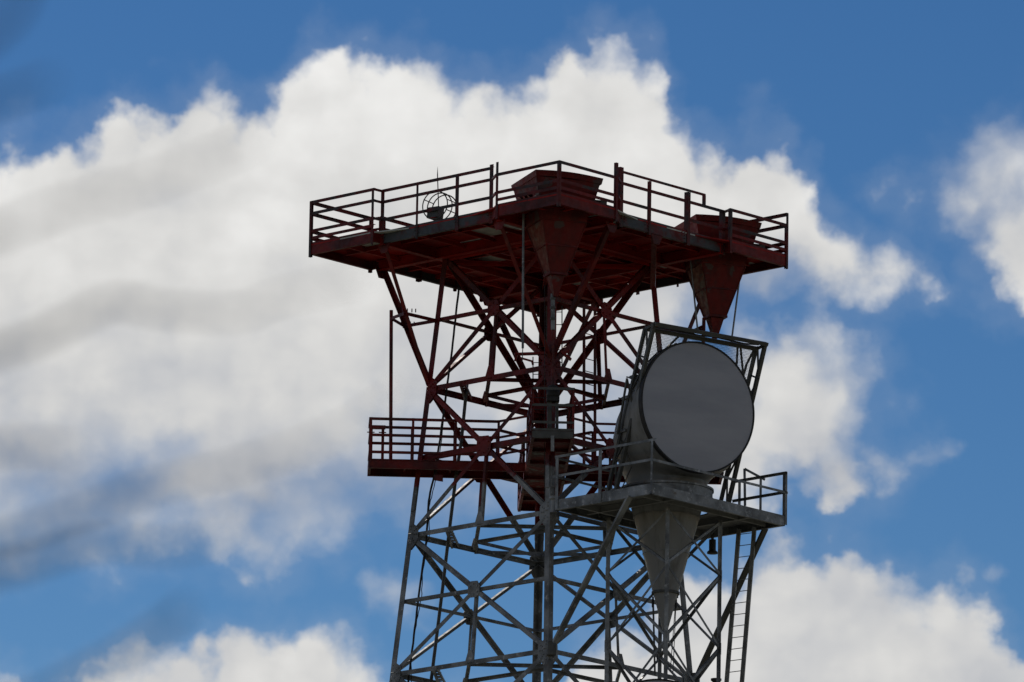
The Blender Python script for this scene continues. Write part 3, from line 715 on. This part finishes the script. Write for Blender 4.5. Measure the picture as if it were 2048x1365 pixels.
# hanging frame under the platform round the cone
HD = 1.375
ZL = [ZP - .27, 41.46, 39.70, 37.9, 36.1]
FC = A0 - eR * .14
cor = {q: FC + DIRQ[q] * HD for q in 'LNRF'}
for q in 'LNRF':
    MB().ell(cor[q] + Z * ZL[0], cor[q] + Z * ZL[-1], .095, DIRQ[q], .012).build('frame_leg', G, AP)
for f in FACES:
    a, b = FACES[f]; n = nrm(f)
    for i in range(len(ZL) - 1):
        z0, z1 = ZL[i] + (.0 if i else -.04), ZL[i + 1]
        MB().ell(cor[a] + Z * z0, cor[b] + Z * z1, .06, n, .009).build('frame_brace', G, AP)
        MB().ell(cor[b] + Z * z0 - n * .03, cor[a] + Z * z1 - n * .03, .06, n, .009, -1).build('frame_brace', G, AP)
    if f in ('FL', 'FR'):
        pass
for f in FACES:                                                     # gusset at the joints
    a, b = FACES[f]
    for z in ZL[1:3]:
        mb = MB(); mb.plate([cor[a] + (cor[b] - cor[a]).normalized() * x + Z * (z + y) + nrm(f) * .01 for x, y in ((0, .14), (.1, .08), (.1, -.08), (0, -.14))], nrm(f), .012)
        mb.build('frame_brace', G, AP)
lb_ = pp(LO * .62, LT - .1, 0).dot(eF)
ladder('grey ladder hanging down from the right end of the side platform', onb(1478, 1058, lb_), onb(1452, 1380, -.6), onb(1509, 1054, lb_ - .2), onb(1483, 1376, -.8), 14, G, wr=.045)
# flanged pipe stubs
def stub(p, label, up):
    prof = [(.085, 0), (.085, .26), (.13, .30), (.13, .34)]
    if not up: prof = [(r_, -d_) for r_, d_ in prof]
    t = thing('pipe_stub', label, 'pipe', p, 'short flanged pipes by the side platform')
    MB().lathe(p, prof, Z, 20).build('pipe', M['black'], t)
    MB().bar(p, p + Z * (.25 if not up else -.5), .05, .05).build('bracket', M['dark'], t)
stub(onz(1425, 1080, ZP - .36), 'short black pipe with flared end hanging under the side platform', False)
stub(onb(1432, 1386, -1.5), 'short black pipe with flared top at the bottom right by the ladder', True)

# ------------------------------------------------------------------ conical horn-reflector dish
yw = math.radians(31); dn = V((math.sin(yw), -math.cos(yw), 0)); dw0 = V((math.cos(yw), math.sin(yw), 0)); dw = dw0
axis = V((A0.x, A0.y, 0))
pt = hit(1394.5, 815, axis + dn * 1.43, dn); zc = pt.z
axis = pt - dn * 1.43 + dw * .07; axis.z = 0
RA = 1.565
def dish(label, loc_z, full):
    t = thing('dish_antenna', label, 'antenna', V((axis.x, axis.y, ZP)), 'conical horn dishes on the side of the tower')
    dw = dw0
    def q(t_, z_, w_=0): return axis + dn * t_ + dw0 * (w_ - .07 * max(0, min(1, (z_ + 1.6) / .8))) + Z * (zc + z_)
    secs = [((1.43, -RA), (1.43, RA), RA), ((1.38, -RA), (1.10, RA - .01), RA), ((1.30, -1.58), (.62, 1.30), RA), ((1.24, -1.58), (.1, .86), 1.55), ((1.17, -1.58), (-.42, .32), 1.52), ((1.10, -1.58), (-.82, -.2), 1.42), ((1.04, -1.58), (-1.05, -.75), 1.22), ((1.0, -1.58), (-1.06, -1.2), 1.06), ((.97, -1.59), (-.97, -1.56), .97)]
    n = 64; vs = []
    for fb_, bt_, w_ in secs:
        c = ((fb_[0] + bt_[0]) / 2, (fb_[1] + bt_[1]) / 2); h = ((bt_[0] - fb_[0]) / 2, (bt_[1] - fb_[1]) / 2)
        for i in range(n):
            a = 2 * math.pi * i / n; vs.append(q(c[0] + h[0] * math.cos(a), c[1] + h[1] * math.cos(a), w_ * math.sin(a)))
    for z_, r_ in ((-1.74, .94), (-2.05, .885), (-2.4, .79), (-3.25, .56), (-4.24, .30)):
        for i in range(n):
            a = 2 * math.pi * i / n; vs.append(q(-r_ * math.cos(a) * -1 * -1, z_, r_ * math.sin(a)))
    ns = len(secs) + 5
    mb = MB(); mb.add(vs, [(j * n + i, j * n + (i + 1) % n, (j + 1) * n + (i + 1) % n, (j + 1) * n + i) for j in range(ns - 1) for i in range(n)] + [tuple(range(n)), tuple(range((ns - 1) * n, ns * n))[::-1]])
    mb.build('horn', M['cone'], t, smooth=True)
    MB().lathe(q(1.435, 0), [(RA - .02, .0), (RA - .02, .02), (1.2, .045), (.7, .06), (.01, .066)], dn, 96, caps=False).build('radome', M['radome'], t, smooth=True)
    mb = MB(); mb.lathe(q(1.40, 0), [(RA + .005, -.06), (RA + .022, -.06), (RA + .022, .072), (RA - .018, .072), (RA - .018, .03)], dn, 96, caps=False)
    mb.build('rim', M['black'], t, smooth=True)
    mb = MB(); mb.lathe(q(0, -1.74), [(.93, .0), (1.12, .0), (1.12, -.05), (1.09, -.06), (1.09, -.24), (1.14, -.25), (1.14, -.29), (.9, -.29)], Z, 64)
    mb.build('support_ring', M['grey'], t)
    mb = MB()
    for i in range(8):
        a = 2 * math.pi * (i + .3) / 8; mb.bar(q(1.05 * math.cos(a), -2.02, 1.05 * math.sin(a)), q(1.05 * math.cos(a), ZP - .03 - zc, 1.05 * math.sin(a)), .08, .08)
    mb.build('foot', M['dark'], t)
    mb = MB()
    for z_, r_ in ((-2.42, .785), (-3.3, .548)): mb.lathe(q(0, z_), [(r_, .02), (r_ + .012, .02), (r_ + .012, -.02), (r_ - .01, -.02)], Z, 48, caps=False)
    for a in (2.2, 3.9, 5.3): mb.bar(q(.888 * math.cos(a), -2.05, .888 * math.sin(a)), q(.305 * math.cos(a), -4.22, .305 * math.sin(a)), .03, .014, dn * math.cos(a) + dw * math.sin(a))
    mb.build('seam', M['cone'], t)
    mb = MB().lathe(q(0, -4.25), [(.30, .03), (.335, .03), (.335, -.03), (.30, -.03)], Z, 40)
    mb.box(q(-.12, -4.25, .34), dw * .06, dn * .05, Z * .06); mb.build('flange', M['dark'], t)
    MB().lathe(q(0, -4.28), [(.285, 0), (.05, -.92), (.045, -1.4)], Z, 32).build('throat', M['cone'], t, smooth=True)
    mb = MB()                                                       # small clamps on the shield wall
    for t_, z_, w_ in ((.62, -.62, -1.50), (.9, .65, -1.42), (.75, .15, -1.54)):
        p = q(t_, z_, w_); mb.box(p, dw * .08, dn * .12, Z * .035); mb.tube([p - dn * .12, p - dn * .12 - dw * .16], .018)
    mb.box(q(-.35, -1.95, -1.2), dw * .2, dn * .3, Z * .10)
    mb.build('clamp', M['grey'], t)
    mb = MB(); 
    pts_ = [q(1.36, 1.50, -.55), q(1.2, 1.25, -.98), q(1.15, .95, -1.27), q(1.22, .62, -1.46)]
    mb.tube(pts_, .015, 6); mb.box(q(1.22, .55, -1.47), dw * .03, dn * .06, Z * .06); mb.build('cable', M['black'], t)
    if not full: return t
    q_ = lambda a, b, c: axis + dn * a + dw0 * c + Z * (zc + b)
    # leaning screen frame round the shield: side trusses, top truss, wire mesh
    dw = V((math.cos(math.radians(36)), math.sin(math.radians(36)), 0)); TT, BB = q_(1.75, 1.74, .09), q_(.10, -2.15, .07)
    upv = (TT - BB); hN = upv.cross(dw).normalized()
    if hN.dot(dn) < 0: hN = -hN
    hw = 1.655
    def sc(x, y, d=0): return BB + upv * y + dw * (x * hw) + hN * d
    D = M['dark']
    mb = MB()
    for x in (-1, 1):
        mb = MB().ell(sc(x, -.02), sc(x, 1), .085, hN, .012).ell(sc(x, .0, -.32), sc(x, .955, -.32), .075, hN, .012)
        ys = [0, .2, .4, .6, .8, .97]
        for i in range(5):
            mb.bar(sc(x, ys[i], -.32 if i % 2 else 0), sc(x, ys[i + 1], 0 if i % 2 else -.32), .03, .04, dw)
        for y in ys[1:-1]: mb.bar(sc(x, y), sc(x, y, -.32), .03, .04)
        mb.build('side_truss', D, t)
    mb = MB().bar(sc(-1.01, 1), sc(1.01, 1), .085, .13, hN).bar(sc(-1, .955, -.32), sc(1, .955, -.32), .10, .14, hN).bar(sc(-1, .99, -.16), sc(1, .99, -.16), .04, .05, hN)
    xs = [-1, -.6, -.2, .2, .6, 1]
    for i in range(5): mb.bar(sc(xs[i], .98, -.30 if i % 2 else 0), sc(xs[i + 1], .98, 0 if i % 2 else -.30), .03, .035)
    for x in (-1, 1): mb.bar(sc(x, 1), sc(x, .955, -.32), .05, .06)
    mb.build('top_truss', D, t)
    for x, y0, x1, y1 in ((-.98, .66, -.38, .95), (.98, .70, .72, .95), (.66, .97, .78, .74), (.98, .96, .90, .86), (.90, .86, .86, .66)):
        MB().bar(sc(x, y0, -.36), sc(x1, y1, -.36), .035, .045, hN).build('stay', D, t)
    for a_, b_, w_, h_ in (((-1, .64, -.3), (-.72, .64, -.3), .07, .15), ((-1.12, .66, -.34), (-.99, .50, -.1), .03, .04), ((-1.12, .66, -.34), (-1.06, .34, -.34), .035, .05), ((-1.0, .30, -.3), (-.85, .30, -.3), .06, .1), ((-1.0, .28, -.05), (-.86, .19, .05), .02, .02), ((-.86, .19, .05), (-.97, .02, .05), .02, .02)):
        MB().bar(sc(*a_), sc(*b_), w_, h_, hN).build('stay', D, t)
    sides = {}; stp = .036; r_ = .0028; H = upv.length; un = upv / H
    ax0 = q(1.43, 0)
    def free(x, y):
        p = sc(x, y, -.30) - ax0; p = p - dn * p.dot(dn); return p.length > RA + .03 and y > .2
    nx, ny = int(2 * hw / stp), int(H * .955 / stp)
    def runs(flags):
        s_ = None
        for i, f in enumerate(flags + [False]):
            if f and s_ is None: s_ = i
            if not f and s_ is not None:
                if i - s_ > 1: yield s_, i - 1
                s_ = None
    for i in range(nx + 1):
        x = -1 + 2 * i / nx
        for a, b in runs([free(x, j / ny * .955) for j in range(ny + 1)]): sides.setdefault((x > .3, a + b > ny), MB()).bar(sc(x, a / ny * .955, -.30), sc(x, b / ny * .955, -.30), r_ * 2, r_ * 2, hN)
    for j in range(ny + 1):
        y = j / ny * .955
        for a, b in runs([free(-1 + 2 * i / nx, y) and True for i in range(nx + 1)]): sides.setdefault(((a + b) / nx > 1.3, y > .478), MB()).bar(sc(-1 + 2 * a / nx, y, -.306), sc(-1 + 2 * b / nx, y, -.306), r_ * 2, r_ * 2, hN)
    for mb in sides.values(): mb.build('wire_mesh', M['grey'], t)
    return t
dish('large round grey dish with black rim and leaning screen frame on the side platform', 0, True)
d2 = dish('second round dish at the bottom edge, only its top rim showing under the hanging frame', 0, False)
d2.rotation_euler = (0, 0, math.radians(-36)); 
a_ = hit(1320, 1516, axis + dn.xyz * 0, V((0, -1, 0)))
d2.location = V((axis.x, axis.y, ZP)) + Z * (a_.z - zc) + V((0, -.2, 0))

# ------------------------------------------------------------------ chain hoists under the cone collar
for x0, y0, x1, y1, lab, ch in ((1306, 1190, 1310, 1352, 'straight steel hoist rod hanging left of the cone tip', False), (1352, 1190, 1343, 1345, 'chain with turnbuckle hanging right of the cone tip', True)):
    b_ = (axis - tp(0, 0, 0)).dot(eF)
    p0, p1 = onb(x0, y0, b_), onb(x1, y1, b_)
    t = thing('chain_hoist', lab, 'hoist', p1, 'hoist lines below the cone')
    MB().hoop(p0 - Z * .02, eF, .035, .010, 16).build('shackle', M['dark'], t)
    MB().lathe(p0 - Z * .32, [(.012, 0), (.03, .03), (.03, .2), (.012, .26)], Z, 10).build('turnbuckle', M['black'], t)
    mb = MB()
    if ch:
        mb.tube([p0 - Z * .06, p1 - eR * .03], .011, 6).tube([p0 - Z * .3, p1 + eR * .035], .011, 6)
    else: mb.tube([p0 - Z * .05, p1], .024, 8)
    mb.build('line', M['dark'], t)

# ------------------------------------------------------------------ small bare tree close to the camera, its twigs reaching into the view from the left, far out of focus
M['bark'] = mat('bark', lambda k, g: k.mix(k.noise(g, 30, 6), (0.05, 0.04, 0.03, 1), (0.11, 0.09, 0.07, 1)), 0.85)
def nearp(px, py, d): return CAM + ray(px, py) * d
troot = V((-2.3, -191.2, 0))
TR = thing('tree', 'bare twigs of a small tree near the camera, blurred across the left side', 'tree', troot)
def limb(name, pts, r0, r1, par):
    """smooth tapering branch"""
    pts = [V(p) for p in pts]; Q = []
    for i in range(len(pts) - 1):
        p0 = pts[max(i - 1, 0)]; p1 = pts[i]; p2 = pts[i + 1]; p3 = pts[min(i + 2, len(pts) - 1)]
        for j in range(6):
            t = j / 6; Q.append(0.5 * ((2 * p1) + (p2 - p0) * t + (2 * p0 - 5 * p1 + 4 * p2 - p3) * t * t + (3 * p1 - p0 - 3 * p2 + p3) * t ** 3))
    Q.append(pts[-1]); n = len(Q); mb = MB(); seg = 8; vs = []
    for i, p in enumerate(Q):
        d = (Q[min(i + 1, n - 1)] - Q[max(i - 1, 0)]).normalized(); a = d.orthogonal().normalized(); b = d.cross(a)
        r = r0 + (r1 - r0) * i / (n - 1); r *= 1.0 + (.25 if i % 5 == 3 else 0) * (1 if r0 < .02 else 0)
        vs += [p + a * (r * math.cos(6.2832 * j / seg)) + b * (r * math.sin(6.2832 * j / seg)) for j in range(seg)]
    mb.add(vs, [(i * seg + j, i * seg + (j + 1) % seg, (i + 1) * seg + (j + 1) % seg, (i + 1) * seg + j) for i in range(n - 1) for j in range(seg)] + [tuple(range(seg))[::-1], tuple(range((n - 1) * seg, n * seg))])
    return mb.build(name, M['bark'], par, smooth=True)
limb('trunk', [troot, troot + V((.05, .02, 1.2)), troot + V((-.03, .05, 2.4)), troot + V((.08, 0, 3.6)), troot + V((.02, .08, 4.8))], .085, .03, TR)
D_ = 10.6
def twig(pts, r0, r1, d=D_):
    base_ = troot + V((.03, .03, nearp(*pts[0], d).z - .45 - .1 * random.random()))
    limb('branch', [base_, base_ + (nearp(*pts[0], d) - base_) * .5 + Z * .05] + [nearp(x, y, d) for x, y in pts], r0 * 1.6, r1, TR)
twig([(-300, 760), (0, 700), (120, 655), (225, 605), (340, 622), (480, 625), (570, 592), (720, 560)], 0.0054, 0.0019)
twig([(-300, 565), (0, 462), (130, 412), (280, 372), (420, 318), (510, 282)], 0.0044, 0.0018, 9.6)
twig([(-300, 1120), (0, 1075), (150, 1030), (300, 975), (450, 940), (600, 895), (710, 845), (800, 780)], 0.0046, 0.0016, 10.9)
twig([(-300, 960), (-60, 905), (40, 892), (150, 900)], 0.0055, 0.0030, 10.2)
twig([(-300, 1190), (-60, 1150), (60, 1125), (200, 1085), (340, 1095), (450, 1075)], 0.0083, 0.0017, 10.4)
twig([(-300, 120), (-60, 90), (0, 55), (40, 10), (60, -60)], 0.0060, 0.0043, 10.0)
twig([(-300, 260), (-60, 215), (40, 185), (105, 160)], 0.0060, 0.0029, 9.8)
twig([(-300, 1480), (0, 1420), (200, 1330), (310, 1265), (375, 1215)], 0.0023, 0.0049, 10.3)
